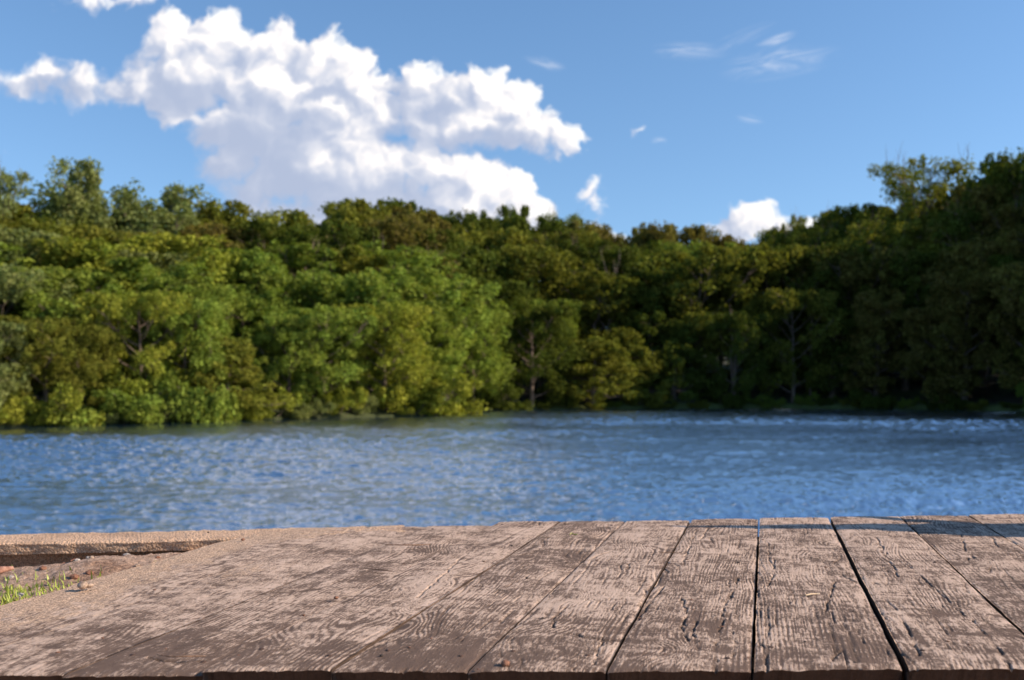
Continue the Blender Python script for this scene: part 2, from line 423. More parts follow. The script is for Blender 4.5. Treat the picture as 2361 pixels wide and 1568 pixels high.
# still far water beyond the frame, a step lower, and the lake bed under everything
def ring(name, z, mat, r=1400):
    th = np.linspace(0, 2*np.pi, 64, endpoint=False)
    V = np.concatenate([[[0, 0, z]], np.stack([r*np.cos(th), r*np.sin(th), 0*th+z], -1)])
    Fq = np.array([(0, 1+i, 1+(i+1) % 64) for i in range(64)])
    return link(name, mesh_np(name, V, Fq, mats=[mat]))
tag(ring('ground', -1.2, MF), kind='structure')
mq = -0.30
tag(ring('lake_water', mq, MWa, 300), kind='structure')

# hillside behind the shore
def build_hills():
    px_s = np.concatenate([np.linspace(-5200, -700, 50)[:-1], np.linspace(-700, 3000, 210)[:-1], np.linspace(3000, 9000, 60)])
    back = np.concatenate([np.linspace(-4, 4, 26)[:-1], np.linspace(4, 60, 50)[:-1], np.linspace(60, 400, 20)])
    PX, BK = np.meshgrid(px_s, back, indexing='ij')
    sh = shore(PX)+0.9*(fbm(PX*0.012, 0*PX, 3, 0.5, 3)-0.5)
    ang = (PX-1180.5)/F
    D = sh+BK; 
    Z = terrain_z(PX, BK)+ (fbm(PX*0.008, BK*0.25, 4, 0.5, 9)-0.5)*np.clip(BK*0.25, 0, 1)*0.9
    V = np.stack([ang*sh + (ang/np.sqrt(1+ang**2))*BK, sh+BK/np.sqrt(1+ang**2), Z], -1).reshape(-1, 3)
    me = mesh_np('hillside', V, grid_faces(len(px_s), len(back))[:, ::-1], smooth=True, mats=[MF])
    tag(link('hillside', me), kind='structure')
build_hills()
def shore_point(px, back):
    ang = (px-1180.5)/F; sh = float(shore(px)); r = 1/math.sqrt(1+ang*ang)
    return (ang*sh+ang*r*back, sh+back*r, float(terrain_z(px, back)))

# ---------------------------------------------------------------- trees
def leaf_cloud(cent, rad, flat, count, size, g, up=0.5):
    """rhombic leaves scattered in clumps; returns V, F, clump attribute"""
    cent = np.asarray(cent); k = len(cent)
    ids = np.repeat(np.arange(k), count)
    m = len(ids)
    dirs = g.normal(size=(m, 3)); dirs /= np.linalg.norm(dirs, axis=1)[:, None]
    r = g.random(m)**0.45*(1+0.35*g.random(m)**3)
    off = dirs*r[:, None]*rad[ids][:, None]; off[:, 2] *= flat
    # clumps droop at their rim and are ragged below
    off[:, 2] -= 0.15*rad[ids]*(r**2)
    c = cent[ids]+off
    nrm = g.normal(size=(m, 3))*0.9+np.array([0, 0, up])+0.7*dirs; nrm /= np.linalg.norm(nrm, axis=1)[:, None]
    t = np.cross(nrm, g.normal(size=(m, 3))); t /= np.linalg.norm(t, axis=1)[:, None]; b = np.cross(nrm, t)
    s = size*(0.6+0.9*g.random(m))[:, None]
    V = np.stack([c-t*s, c-b*s*0.55+nrm*s*0.1, c+t*s, c+b*s*0.55+nrm*s*0.1], 1).reshape(-1, 3)
    Fq = np.arange(4*m).reshape(m, 4)
    att = np.repeat(g.random(k)[ids]*0.75+0.25*g.random(m), 4)
    return V, Fq, att
def proto(seed, H, W, kind):
    """a tree of height H and crown width W: returns the trunk mesh and the crown mesh"""
    g = np.random.default_rng(seed); acc = Acc(); cl = []; rr = []
    lean = g.normal(size=2)*0.035*H
    th = 0.88 if kind in ('broad', 'tall', 'airy', 'dead', 'snag') else 0.7
    ts = np.linspace(0, 1, 9)
    bend = g.normal(size=(9, 2))*0.012*H
    tp = np.stack([lean[0]*ts**1.5+bend[:, 0]*ts, lean[1]*ts**1.5+bend[:, 1]*ts, ts*H*th], -1); tp[0, 2] = -0.6
    r0 = 0.021*H if kind != 'shrub' else 0.012*H
    tr = r0*(1-0.86*ts); tr[0] *= 1.35
    if kind != 'shrub': acc.add(*tube(tp, tr, 8))
    nl = {'broad': 17, 'tall': 19, 'feather': 20, 'airy': 17, 'shrub': 9, 'dead': 11, 'snag': 5, 'conical': 24}[kind]
    for i in range(nl):
        f = (i+0.5)/nl
        if kind == 'shrub':
            base = np.array([g.normal()*0.08*W, g.normal()*0.08*W, -0.2]); h0 = 0
        else:
            h0 = {'broad': 0.07, 'tall': 0.07, 'feather': 0.2, 'airy': 0.25, 'dead': 0.4, 'snag': 0.5, 'conical': 0.1}[kind]
            h0 = h0+(0.93-h0)*f**0.9
            base = np.array([np.interp(h0, ts, tp[:, k]) for k in range(3)])
        az = i*2.399+g.normal()*0.35
        prof = {'broad': math.sin(math.pi*min(1, 0.22+0.66*f))**0.7, 'tall': 0.72*math.sin(math.pi*(0.25+0.62*f))**0.6,
                'feather': 0.8-0.35*f, 'airy': math.sin(math.pi*(0.25+0.6*f))**0.6, 'shrub': 1.0, 'dead': 0.85-0.5*f, 'snag': 0.7-0.4*f, 'conical': 1.08-0.9*f}[kind]
        L = W*0.5*prof*(0.8+0.35*g.random())
        rise = {'broad': 0.5+0.7*f, 'tall': 0.55+0.7*f, 'feather': 1.0+1.3*f, 'airy': 0.45+0.9*f, 'shrub': 0.4+1.2*g.random(), 'dead': 0.8+1.4*f, 'snag': 0.4+f, 'conical': -0.05+0.35*f}[kind]
        if kind == 'shrub': L *= 0.8; rise *= H/W*1.1
        hd = np.array([math.cos(az), math.sin(az), 0.0]); q_ = np.linspace(0, 1, 6)
        lp = base+hd*L*q_[:, None]+np.array([0, 0, 1])*(L*rise*q_**1.3)[:, None]+g.normal(size=(6, 3))*0.03*L*q_[:, None]
        top = lp[:, 2].max()
        if top > H*0.97: lp[:, 2] = np.minimum(lp[:, 2], H*0.97-0.06*H*g.random())
        lr = (r0*0.42*(1-0.5*f))*(1-0.85*q_)+0.008
        acc.add(*tube(lp, lr, 5))
        nb = {'conical': 6, 'dead': 3}.get(kind, 9)
        for j in range(nb):
            u = 0.35+0.65*(j+g.random()*0.7)/nb
            b0 = np.array([np.interp(u, q_, lp[:, k]) for k in range(3)])
            a2 = az+(1 if j % 2 else -1)*(0.5+0.6*g.random())
            l2 = L*(0.22+0.28*g.random())*(1.25-u*0.6)
            r2 = rise*0.6+0.25*g.normal()+(0.6 if kind == 'feather' else 0.1)
            e_ = b0+np.array([math.cos(a2)*l2, math.sin(a2)*l2, min(l2*r2, max(0.02, H-b0[2]))])
            mid = (b0+e_)/2+g.normal(size=3)*0.06*l2
            acc.add(*tube([b0, mid, e_], [0.03*L*0.28+0.012, 0.018, 0.009], 4))
            if (kind == 'dead' and j == 2) or (kind == 'airy' and h0 > 0.8 and j % 2):
                for _ in range(2):     # bare twigs standing out of the crown
                    e2 = e_+np.array([g.normal()*0.25, g.normal()*0.25, 0.5+0.9*g.random()])*0.1*H*0.8
                    acc.add(*tube([e_, (e_+e2)/2+g.normal(size=3)*0.05, e2], [0.018, 0.013, 0.007], 3))
            if kind not in ('dead', 'snag'):
                keep = 1.0 if kind != 'airy' else 0.85
                if g.random() < keep:
                    cl.append(e_); cl[-1] = e_+g.normal(size=3)*[0.045*W, 0.045*W, 0.05*H]; rr.append((0.078 if kind in ('broad', 'shrub', 'conical') else 0.066)*W*(0.55+1.0*g.random()))
                if g.random() < keep*0.75:
                    cl.append(mid+g.normal(size=3)*[0.05*W, 0.05*W, 0.055*H]+[0, 0, 0.02*H]); rr.append(0.06*W*(0.6+0.9*g.random()))
    V, Fq = acc.get()
    tm = mesh_np('trunk', V, Fq, smooth=True, mats=[MBp if kind == 'dead' else (MBs if kind == 'snag' else MB)])
    if kind in ('dead', 'snag'): return tm, None
    cl = np.array(cl); rr = np.array(rr)
    cl[:, 2] = np.minimum(cl[:, 2], H-0.75*rr*(1.3 if kind == 'feather' else 1.0))
    if kind != 'shrub': cl[:, 2] = np.maximum(cl[:, 2], 0.25)
    flat = {'broad': 0.95, 'tall': 1.0, 'feather': 1.3, 'airy': 0.85, 'shrub': 1.0, 'conical': 0.8}[kind]
    cnt = {'broad': 88, 'tall': 84, 'feather': 84, 'airy': 56, 'shrub': 80, 'conical': 70}[kind]
    size = {'broad': 0.165, 'tall': 0.15, 'feather': 0.12, 'airy': 0.13, 'shrub': 0.10, 'conical': 0.13}[kind]
    V, Fq, at = leaf_cloud(cl, rr, flat, cnt, size, g, 0.6 if kind != 'feather' else 0.0)
    return tm, mesh_np('crown', V, Fq, mats=[ML], attrs={'clump': at})
PRO = {}
def add_proto(key, seed, H, W, kind): PRO[key] = (H, W, proto(seed, H, W, kind))
add_proto('broad0', 1, 13, 9.5, 'broad'); add_proto('broad1', 2, 13, 11, 'broad'); add_proto('broad2', 3, 13, 8.5, 'broad'); add_proto('broad3', 31, 13, 10, 'broad')
add_proto('tall0', 4, 15, 7.5, 'tall'); add_proto('tall1', 5, 15, 8.5, 'tall'); add_proto('tall2', 51, 15, 7.0, 'tall')
add_proto('feather0', 6, 13, 6.8, 'feather'); add_proto('airy0', 7, 16, 10, 'airy'); add_proto('airy1', 71, 15, 8, 'airy')
add_proto('shrub0', 8, 3.2, 4.4, 'shrub'); add_proto('shrub1', 9, 2.6, 4.8, 'shrub'); add_proto('dead0', 10, 14, 6, 'dead'); add_proto('snag0', 14, 12, 3, 'snag'); add_proto('conical0', 12, 11, 6.5, 'conical')
ORD = ['', 'first', 'second', 'third', 'fourth', 'fifth', 'sixth', 'seventh', 'eighth', 'ninth', 'tenth', 'eleventh', 'twelfth', 'thirteenth',
       'fourteenth', 'fifteenth', 'sixteenth', 'seventeenth', 'eighteenth', 'nineteenth', 'twentieth', 'twenty-first', 'twenty-second',
       'twenty-third', 'twenty-fourth', 'twenty-fifth', 'twenty-sixth', 'twenty-seventh', 'twenty-eighth', 'twenty-ninth', 'thirtieth']
def place(key, px, back, height, width, rz, color, name, cat, label, group):
    H, W, (tm, cm_) = PRO[key]
    x, y, z = shore_point(px, back)
    r = empty(name, (x, y, z)); r.rotation_euler.z = rz
    r.scale = (width/W, width/W, height/H)
    tag(r, label, cat, group)
    t = link('trunk' if cat != 'shrub' else 'stem', tm, r)
    if cm_ is not None:
        c = link('crown' if cat != 'shrub' else 'foliage', cm_, r); c.color = (*color, 1)
    return r
def top_height(px, back, ypx):      # tree height whose tip is seen at picture row ypx
    x, y, z = shore_point(px, back)
    return CAMZ+(897-ypx)/F*y-z
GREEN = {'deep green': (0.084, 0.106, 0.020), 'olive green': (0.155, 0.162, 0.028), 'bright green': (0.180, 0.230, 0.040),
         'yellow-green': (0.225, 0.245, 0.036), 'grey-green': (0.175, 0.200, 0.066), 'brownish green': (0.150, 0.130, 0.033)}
SKYX = [-300, 0, 60, 100, 150, 200, 240, 290, 340, 390, 440, 470, 520, 570, 620, 648, 690, 760, 860, 940, 1000, 1050, 1120, 1190, 1240, 1290, 1350, 1400, 1460, 1560, 1640, 1700, 1770, 1800, 1870, 1930, 2000, 2050, 2100, 2200, 2260, 2300, 2361, 2600, 3500]
SKYY = [480, 480, 488, 495, 502, 508, 512, 505, 500, 498, 502, 508, 478, 490, 500, 525, 490, 488, 474, 490, 500, 482, 492, 490, 530, 502, 545, 545, 532, 525, 535, 552, 570, 540, 500, 495, 500, 488, 470, 455, 435, 405, 395, 360, 330]
def skyline(px): return float(np.interp(px, SKYX, SKYY))

# the waterside row, the rows up the slope, and the crowns on the skyline
def row(pxs, back, tops, keys, width, rowname, group, cols, spread=14):
    items = []
    for i, px in enumerate(pxs):
        k = random.choice(keys); bk = back+random.uniform(-1.6, 1.6)
        sc = shore(px)/75.0
        ytop = tops(px)+random.uniform(-spread, spread)
        h = top_height(px, bk, ytop)
        h = max(4.0, h); items.append((px, bk, h, min(width*random.uniform(0.8, 1.15), h*random.uniform(0.72, 1.0)), k))
    for i, (px, bk, h, wd, k) in enumerate(items):
        cn = cols(px)
        c = np.array(GREEN[cn])*random.uniform(0.9, 1.12)*np.interp(px, [900, 1300, 1900, 2400], [1.10, 1.05, 1.15, 1.25])*(np.interp(px, [1500, 2000], [1, 0.85]) if back < 12 else 1.0)  # leaf tone imitates light: right waterside rows darker, right upper rows brighter
        lab = f"{cn} tree, {ORD[i+1]} from the left {rowname}"
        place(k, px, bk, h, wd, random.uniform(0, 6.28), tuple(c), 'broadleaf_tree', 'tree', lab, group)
def pick(*names): return lambda px: random.choice(names)
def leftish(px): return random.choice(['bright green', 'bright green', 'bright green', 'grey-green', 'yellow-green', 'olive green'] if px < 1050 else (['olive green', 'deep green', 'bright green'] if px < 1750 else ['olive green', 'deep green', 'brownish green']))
jit = lambda a, s: [x+random.uniform(-s, s) for x in a]
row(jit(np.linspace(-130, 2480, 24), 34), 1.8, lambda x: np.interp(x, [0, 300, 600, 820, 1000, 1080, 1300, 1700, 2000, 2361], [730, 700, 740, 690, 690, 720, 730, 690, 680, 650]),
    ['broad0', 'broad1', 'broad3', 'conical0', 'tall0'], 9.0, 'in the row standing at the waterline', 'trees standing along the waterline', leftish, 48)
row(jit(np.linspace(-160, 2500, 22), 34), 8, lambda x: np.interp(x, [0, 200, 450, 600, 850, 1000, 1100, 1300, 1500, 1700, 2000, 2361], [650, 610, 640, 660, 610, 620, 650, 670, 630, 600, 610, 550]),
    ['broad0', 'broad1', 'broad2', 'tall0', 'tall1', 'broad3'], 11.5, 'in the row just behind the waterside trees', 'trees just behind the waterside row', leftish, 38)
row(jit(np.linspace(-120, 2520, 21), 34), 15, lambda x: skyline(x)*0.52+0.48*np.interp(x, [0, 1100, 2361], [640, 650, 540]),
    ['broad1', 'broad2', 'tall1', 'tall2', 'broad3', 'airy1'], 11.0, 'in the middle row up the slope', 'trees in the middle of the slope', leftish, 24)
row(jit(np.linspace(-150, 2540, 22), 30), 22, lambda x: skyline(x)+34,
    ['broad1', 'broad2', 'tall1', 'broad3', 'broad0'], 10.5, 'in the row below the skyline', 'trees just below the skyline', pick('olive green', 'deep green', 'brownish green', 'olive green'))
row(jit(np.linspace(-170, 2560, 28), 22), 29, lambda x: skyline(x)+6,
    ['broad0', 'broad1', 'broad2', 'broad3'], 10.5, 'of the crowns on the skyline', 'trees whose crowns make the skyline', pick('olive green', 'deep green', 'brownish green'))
# the tall ones that rise out of the skyline
def feature(key, px, back, ytop, width, coln, label, rz=0.0):
    return place(key, px, back, top_height(px, back, ytop), width, rz, tuple(np.array(GREEN[coln])*1.2), 'broadleaf_tree', 'tree', label, 'tall trees rising above the skyline')
feature('feather0', 150, 24, 368, 8.0, 'grey-green', 'tall feathery grey-green tree with upswept boughs rising near the left edge', 0.4)
feature('feather0', 385, 24, 414, 9.5, 'grey-green', 'broad feathery grey-green tree rising alone right of the tallest left tree', 2.1)
feature('airy1', -28, 22, 388, 5.5, 'grey-green', 'pale green tree cut off by the left edge of the view', 1.0)
feature('airy0', 2140, 22, 378, 12.0, 'olive green', 'tall airy tree with bare twigs above its open crown near the right edge', 0.8)
feature('broad1', 2375, 20, 366, 12, 'deep green', 'dark dense tree rising highest at the right edge', 0.3)
feature('broad2', 860, 33, 470, 9, 'deep green', 'dark rounded tree standing highest under the big cloud', 0.3)
feature('tall1', 1190, 33, 478, 6, 'deep green', 'narrow dark tree poking up against the white foot of the cloud', 0.3)
feature('airy1', 1290, 31, 498, 8, 'grey-green', 'open grey-green crown just right of the foot of the big cloud', 1.3)
feature('airy1', 1870, 27, 492, 6.5, 'olive green', 'small open crown overlapping the right side of the low white cloud', 2.3)
feature('broad0', 2005, 28, 480, 8, 'deep green', 'dark flat-topped tree left of the tall airy one', 2.3)
place('dead0', 1405, 9, top_height(1405, 9, 590), 4.5, 0.9, (0, 0, 0), 'dead_tree', 'tree', 'pale bare dead tree forking among the green trees right of centre', None)
place('dead0', 745, 20, top_height(745, 20, 540), 3.0, 2.2, (0, 0, 0), 'dead_tree', 'tree', 'bare grey trunk showing between crowns left of centre', None)
place('snag0', 1690, 0.6, top_height(1690, 0.6, 670), 2.2, 4.0, (0, 0, 0), 'dead_tree', 'tree', 'straight bare brown trunk standing in front of the dark woods at right', None)
place('snag0', 1868, 1.0, top_height(1868, 1.0, 650), 1.2, 1.0, (0, 0, 0), 'dead_tree', 'tree', 'thin grey pole-like snag at the edge of the deepest shade', None)
place('shrub1', 408, 16.5, top_height(408, 16.5, 582), 1.3, 0.5, (0.55, 0.33, 0.02), 'yellow_shrub', 'shrub', 'small yellow-leaved bush glowing among the green crowns at left', None)
for o_k in range(1):
    pass
# trees beyond the right end of the frame, whose shade lies over the right-hand woods
k = 0
for bk, n_, ht in ((3, 10, 15.5), (10, 10, 19), (18, 9, 22), (27, 9, 24)):
    for px in jit(np.linspace(2620, 5200, n_), 60):
        place(random.choice(['broad1', 'broad3', 'tall1', 'tall2', 'broad0']), px, bk+random.uniform(-2, 2), ht*random.uniform(0.9, 1.12), 9.5*random.uniform(0.9, 1.2), random.uniform(0, 6.28),
              tuple(np.array(GREEN['deep green'])), 'broadleaf_tree', 'tree', 'dark green tree on the near right shore beyond the end of the far woods', 'trees on the near right shore')
# shrubs with their branches over the water
sx = jit(np.concatenate([np.linspace(-60, 1020, 20), np.linspace(1070, 2440, 24)]), 14)
for i, px in enumerate(sx):
    left = px < 1050
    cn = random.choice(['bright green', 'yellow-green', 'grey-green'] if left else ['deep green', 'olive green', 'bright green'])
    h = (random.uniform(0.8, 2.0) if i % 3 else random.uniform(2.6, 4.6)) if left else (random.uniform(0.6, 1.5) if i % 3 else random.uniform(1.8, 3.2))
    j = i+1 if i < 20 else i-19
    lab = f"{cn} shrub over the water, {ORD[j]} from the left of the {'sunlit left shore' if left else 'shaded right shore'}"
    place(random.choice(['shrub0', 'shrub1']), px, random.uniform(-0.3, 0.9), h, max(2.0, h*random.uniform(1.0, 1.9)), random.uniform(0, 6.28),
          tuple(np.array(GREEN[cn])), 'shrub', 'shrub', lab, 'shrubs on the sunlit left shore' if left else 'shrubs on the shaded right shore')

# ---------------------------------------------------------------- the wooden deck
CT, ST = 0.96925, 0.24606                 # the boards run 14.2 degrees to the right of the view
Dv = np.array([ST, CT]); Ev = np.array([CT, -ST])
H0 = 0.442
SEAM = [-3.60, -3.0, -2.49, -2.0, -1.545, -1.06, -0.567, -0.044, 0.505, 1.065, 1.63, 2.17, 2.72, 3.26, 3.8]
GAP = [0, -0.5, -0.2, 0.1, 0.4, 1.4, 3.6, 4.6, 9.0, 5.5, 4.5, 5, 4, 5, 0]     # millimetres open at each seam
FARY = [1211, 1209, 1207, 1201, 1200, 1199.5, 1195, 1192, 1190, 1187, 1184, 1180, 1180, 1180]
LIFT = [-6, -5, -5, 2, 0, 0.5, -1, 0, 1, -0.5, 0.5, 0, 1, 0]                  # millimetres
KNOTS = {   # per board: (px x, px y, reach along, reach across, strength)
 3: [(1060, 1260, .10, .05, 5), (700, 1440, .12, .05, 6)], 2: [(900, 1250, .09, .04, 5), (560, 1330, .13, .05, 6), (300, 1500, .10, .05, 5)],
 1: [(380, 1420, .12, .05, 5)], 4: [(1120, 1290, .10, .04, 5), (960, 1480, .12, .05, -5)], 5: [(1160, 1350, .07, .04, -6), (1240, 1475, .10, .06, 6)],
 6: [(1530, 1290, .09, .05, 5), (1330, 1490, .11, .06, 7), (1400, 1380, .08, .05, -5)], 7: [(1600, 1360, .13, .065, 8), (1680, 1225, .07, .04, 5), (1560, 1500, .08, .05, -5)],
 8: [(1860, 1475, .07, .07, 9), (1800, 1360, .07, .05, -6), (1850, 1280, .06, .05, 4), (1810, 1215, .05, .04, 4)],
 9: [(2090, 1370, .10, .05, 5), (2240, 1500, .10, .06, 6), (2040, 1225, .06, .05, 4)], 10: [(2270, 1290, .08, .05, 5)]}
CRACKS = [  # (width mm, [(px x, px y) ...]) open checks in the boards, on the ground of a 2361 px wide picture
 (2.2, [(340,1507),(380,1518),(420,1519),(475,1515)]), (2.0, [(905,1256),(940,1259),(985,1257)]), (2.2, [(835,1310),(865,1316),(905,1319),(930,1317)]),
 (2.0, [(1085,1349),(1130,1353),(1165,1362)]), (1.6, [(1245,1205),(1240,1213)]),
 (4.0, [(1318,1462),(1345,1470),(1390,1474),(1425,1476)]), (1.6, [(1320,1240),(1330,1225)]),
 (1.8, [(1280,1455),(1276,1425),(1310,1395)]), (1.6, [(1530,1350),(1500,1390),(1470,1430)]), (1.5, [(1490,1360),(1478,1400)]), (1.4, [(1390,1470),(1378,1500),(1370,1530)]),
 (2.0, [(1586,1478),(1572,1450),(1584,1410),(1570,1380)]), (2.2, [(1610,1500),(1596,1460),(1606,1430)]), (2.0, [(1652,1550),(1650,1500),(1662,1440),(1672,1400)]),
 (1.8, [(1688,1455),(1695,1480),(1690,1510)]), (1.6, [(1785,1290),(1780,1330),(1770,1350)]), (1.5, [(1752,1390),(1768,1420),(1775,1450)]),
 (2.2, [(1755,1480),(1770,1510),(1764,1543)]), (2.0, [(1905,1545),(1918,1520),(1940,1500)]), (1.8, [(1925,1340),(1912,1380),(1900,1410)]), (1.8, [(1838,1372),(1862,1392),(1880,1398)]),
 (2.0, [(2020,1240),(2050,1290),(2070,1330)]), (2.2, [(2075,1420),(2105,1470),(2120,1510)]), (2.0, [(2090,1300),(2160,1360),(2225,1420)]), (2.2, [(2240,1430),(2290,1480),(2330,1540)]),
 (1.8, [(2215,1230),(2225,1260),(2232,1290)]), (1.8, [(2290,1240),(2300,1262)]), (1.6, [(1770,1250),(1773,1290),(1790,1320)]), (2.0, [(1700,1330),(1690,1365),(1672,1395)]),
 (1.6, [(1060,1290),(1010,1340),(960,1380)]), (1.4, [(1450,1300),(1440,1330)]), (1.6, [(1600,1235),(1590,1262),(1578,1284)]), (1.6, [(1640,1208),(1622,1236),(1602,1250)])]
def st_of(px, py):
    d = H0*F/(py-897.0); x = (px-1180.5)/F*d
    return x*ST+d*CT, x*CT-d*ST
def near_d(x): return 1.559+(x+0.791)*0.0135
def seg_dist(S, T, pts):
    best = np.full(S.shape, 9.0)
    for (s0, t0), (s1, t1) in zip(pts[:-1], pts[1:]):
        dx, dy = s1-s0, t1-t0; L = dx*dx+dy*dy+1e-12
        u = np.clip(((S-s0)*dx+(T-t0)*dy)/L, 0, 1)
        best = np.minimum(best, np.hypot(S-s0-u*dx, T-t0-u*dy))
    return best
deck = empty('wooden_deck', (0, 1.5, DECKZ))
tag(deck, 'deck of weathered greyish brown planks running out towards the lake in the foreground', 'deck')
crack_st = [(wd, [st_of(*c) for c in pts]) for wd, pts in CRACKS]
for i in range(len(SEAM)-1):
    tl = H0*SEAM[i]*CT+GAP[i]*0.0005; tr_ = H0*SEAM[i+1]*CT-GAP[i+1]*0.0005
    tl += 0.0006; tr_ -= 0.0006
    offs = i >= 11
    ds, dt = (0.0042, 0.0024) if not offs else (0.012, 0.006)
    if i < 2: ds, dt = 0.005, 0.0035
    uc = (SEAM[i]+SEAM[i+1])/2
    # board ends: at the near and the far edge line of the deck
    dfar = H0*F/(FARY[i]-897.0)
    tmid = (tl+tr_)/2
    d0 = near_d(0.2538*1.55+H0*uc); s0 = 1.0317*d0+0.246*H0*uc; s1 = 1.0317*dfar+0.246*H0*uc
    ns = int((s1-s0)/ds); nt_ = int((tr_-tl)/dt)
    a = np.linspace(0, 1, ns); b = np.linspace(0, 1, nt_)
    A, B = np.meshgrid(a, b, indexing='ij')
    tb = tl+(tr_-tl)*b
    # the ends are cut along the edge lines; the near one is splintered
    xs = tb*CT+s0*ST
    e0 = (near_d(xs)-near_d(H0*uc+0.2538*1.55))*CT - (tb-tmid)*(-0.2538)*1.0
    e0 = (tb-tmid)*(0.2539+0.0194*1.0)
    rag = (fbm(tb*38+i*7, tb*0+i, 4, 0.6, 2)-0.5)*0.022 + 0.012*np.clip(fbm(tb*60, tb*0+2.2*i, 2, 0.5, 4)-0.62, 0, 1)
    e1 = (tb-tmid)*(0.2539+0.03)+(fbm(tb*30+i*3, tb*0+i, 3, 0.6, 6)-0.5)*0.014
    S = (s0+e0+rag)[None, :]*(1-A) + (s1+e1)[None, :]*A
    wob = 0.0022 if GAP[i+1] < 3 else 0.0042
    wl = (fbm(S[:, 0]*9, S[:, 0]*0+i*3.1, 4, 0.55, 12)-0.5)*(0.0022 if GAP[i] < 3 else 0.0045)
    wr = (fbm(S[:, -1]*9, S[:, -1]*0+(i+1)*3.1+50, 4, 0.55, 13)-0.5)*wob
    T = (tl+wl)[:, None]*(1-B) + (tr_+wr)[:, None]*B
    if i == 0:    # the sandy outermost strip has an uneven, worn outer edge
        T = T + (1-B)*((fbm(S*5, S*0, 4, 0.6, 21)-0.5)*0.03)
    g0 = fbm(S*1.5+i*9.7, T*3.4+i*3.3, 3, 0.45, 30)
    G = (T-tmid)/0.0098 + 5*fbm(T*16+i, S*0.4, 2, 0.5, 29) + 9*g0 + 0.9*fbm(S*2.4, T*22+i, 3, 0.55, 31)
    kg = np.random.default_rng(300+i)
    for _ in range(5):
        ks = kg.uniform(s0, s1); kt = kg.uniform(tl+0.02, tr_-0.02); la = kg.uniform(0.05, 0.14); lc = kg.uniform(0.025, 0.055)
        G = G + kg.choice([-1, 1])*kg.uniform(2.5, 5.5)*np.exp(-(((S-ks)/la)**2+((T-kt)/lc)**2))
    for (kx, ky, la, lc, am) in KNOTS.get(i, []):
        ks, kt = st_of(kx, ky)
        rr = ((S-ks)/la)**2+((T-kt)/lc)**2
        G = G + am*np.exp(-rr*(1+0.3*np.sin(ks*50)))
    G = G + 0.45*fbm(S*6, T*55, 3, 0.6, 33)
    wear = fbm(S*4+i*2.2, T*7, 4, 0.6, 35)
    sn = 0.5+0.5*np.cos(2*np.pi*G)
    ringd = sn**(2.0+5*fbm(S*2, T*14, 2, 0.5, 34))
    amp = np.clip((wear-0.46)*4.0, 0.06, 1.0)*np.clip(0.3+1.4*fbm(S*25, T*60, 2, 0.5, 36), 0, 1)
    groove = ringd*amp
    # fine checks that follow the grain
    q1 = np.abs((G*0.5+0.13) % 1.0-0.5)
    cm1 = np.clip((fbm(S*7+i, T*34, 3, 0.6, 37)-0.60)*14, 0, 1)
    chk = np.clip(1-q1/0.075, 0, 1)*cm1
    q2 = np.abs((G*0.33+0.4) % 1.0-0.5)
    cm2 = np.clip((fbm(S*3.2+i*5, T*20, 3, 0.6, 38)-0.66)*16, 0, 1)
    chk = np.maximum(chk, np.clip(1-q2/0.06, 0, 1)*cm2)
    if i < 4: chk *= 0.45; groove *= 0.8
    crk = np.zeros_like(S)
    for wd, pts in crack_st:
        cs_, ct_ = np.array(pts)[:, 0].mean(), np.array(pts)[:, 1].mean()
        if tl-0.05 < ct_ < tr_+0.05:
            jag = 0.016*(fbm(S*38, T*38, 4, 0.65, 40)-0.5)
            dd = seg_dist(S+jag, T+jag*0.8, pts)
            crk = np.maximum(crk, np.clip(1-dd/(wd*0.0007+0.0011), 0, 1)*np.clip((fbm(S*22, T*22, 2, 0.5, 41)-0.30)*5, 0.15, 1))
    dep = np.maximum(chk*0.0035, crk*0.007)
    edge = np.minimum(T-T[:, :1], T[:, -1:]-T)
    round_ = -(0.0022 if i > 3 else 0.0008)*np.exp(-np.maximum(edge, 0)/0.0035)
    endr = -0.003*np.exp(-(S-S[:1])/0.006)-0.003*np.exp(-(S[-1:]-S)/0.006)
    und = (fbm(S*2.3+i*4, T*5, 3, 0.5, 44)-0.5)*0.0052 + 0.0012*(fbm(S*18, T*30, 3, 0.6, 45)-0.5)
    Z = LIFT[i]*0.001 + und - 0.0013*groove - dep + round_ + endr - 0.004*np.clip(((B-0.5)*2)**2, 0, 1)*0.3
    # how pale: larger bare patches, more of them away from the near edge, streaked
    dpx = S*CT-T*ST
    near = np.clip((2.05-dpx)/0.5, 0, 1)
    far = np.clip((dpx-2.9)/0.6, 0, 1)
    pat = 0.5+1.25*(0.4*fbm(S*8+i*8, T*12, 5, 0.72, 50)+0.35*fbm(S*34, T*17, 4, 0.7, 51)+0.25*fbm(S*16, T*110, 3, 0.7, 53)-0.5)
    crossw = fbm(S*70, T*14, 3, 0.6, 52)
    pale = pat + 0.16*(crossw-0.5) + 0.035 - 0.17*near*np.clip(2.2*fbm(S*6, T*6, 3, 0.6, 57)-0.35, 0, 1.3) - 0.0*far - 0.12*groove - 0.24*(sn**1.5-0.35)*np.clip((fbm(S*7+i*3, T*17, 5, 0.68, 58)-0.44)*6, 0.03, 1) + 0.06*np.sin(i*2.7)+0.10*(fbm(S*2.2+i*6, T*5, 3, 0.5, 59)-0.5)
    sandv = np.full_like(S, -0.2)
    if i == 0: sandv = 0.92-0.70*B
    if i == 1: sandv = 0.46-0.40*B
    if i == 2: sandv = 0.24-0.4*B
    sandv = sandv + 0.12*far*(i < 4)+0.55*(fbm(S*5, T*9, 4, 0.6, 60)-0.5)
    if i <= 1:
        k_ = np.clip(sandv*2, 0, 1); Z = Z + 0.0035*(fbm(S*60, T*60, 3, 0.7, 61)-0.5)*k_
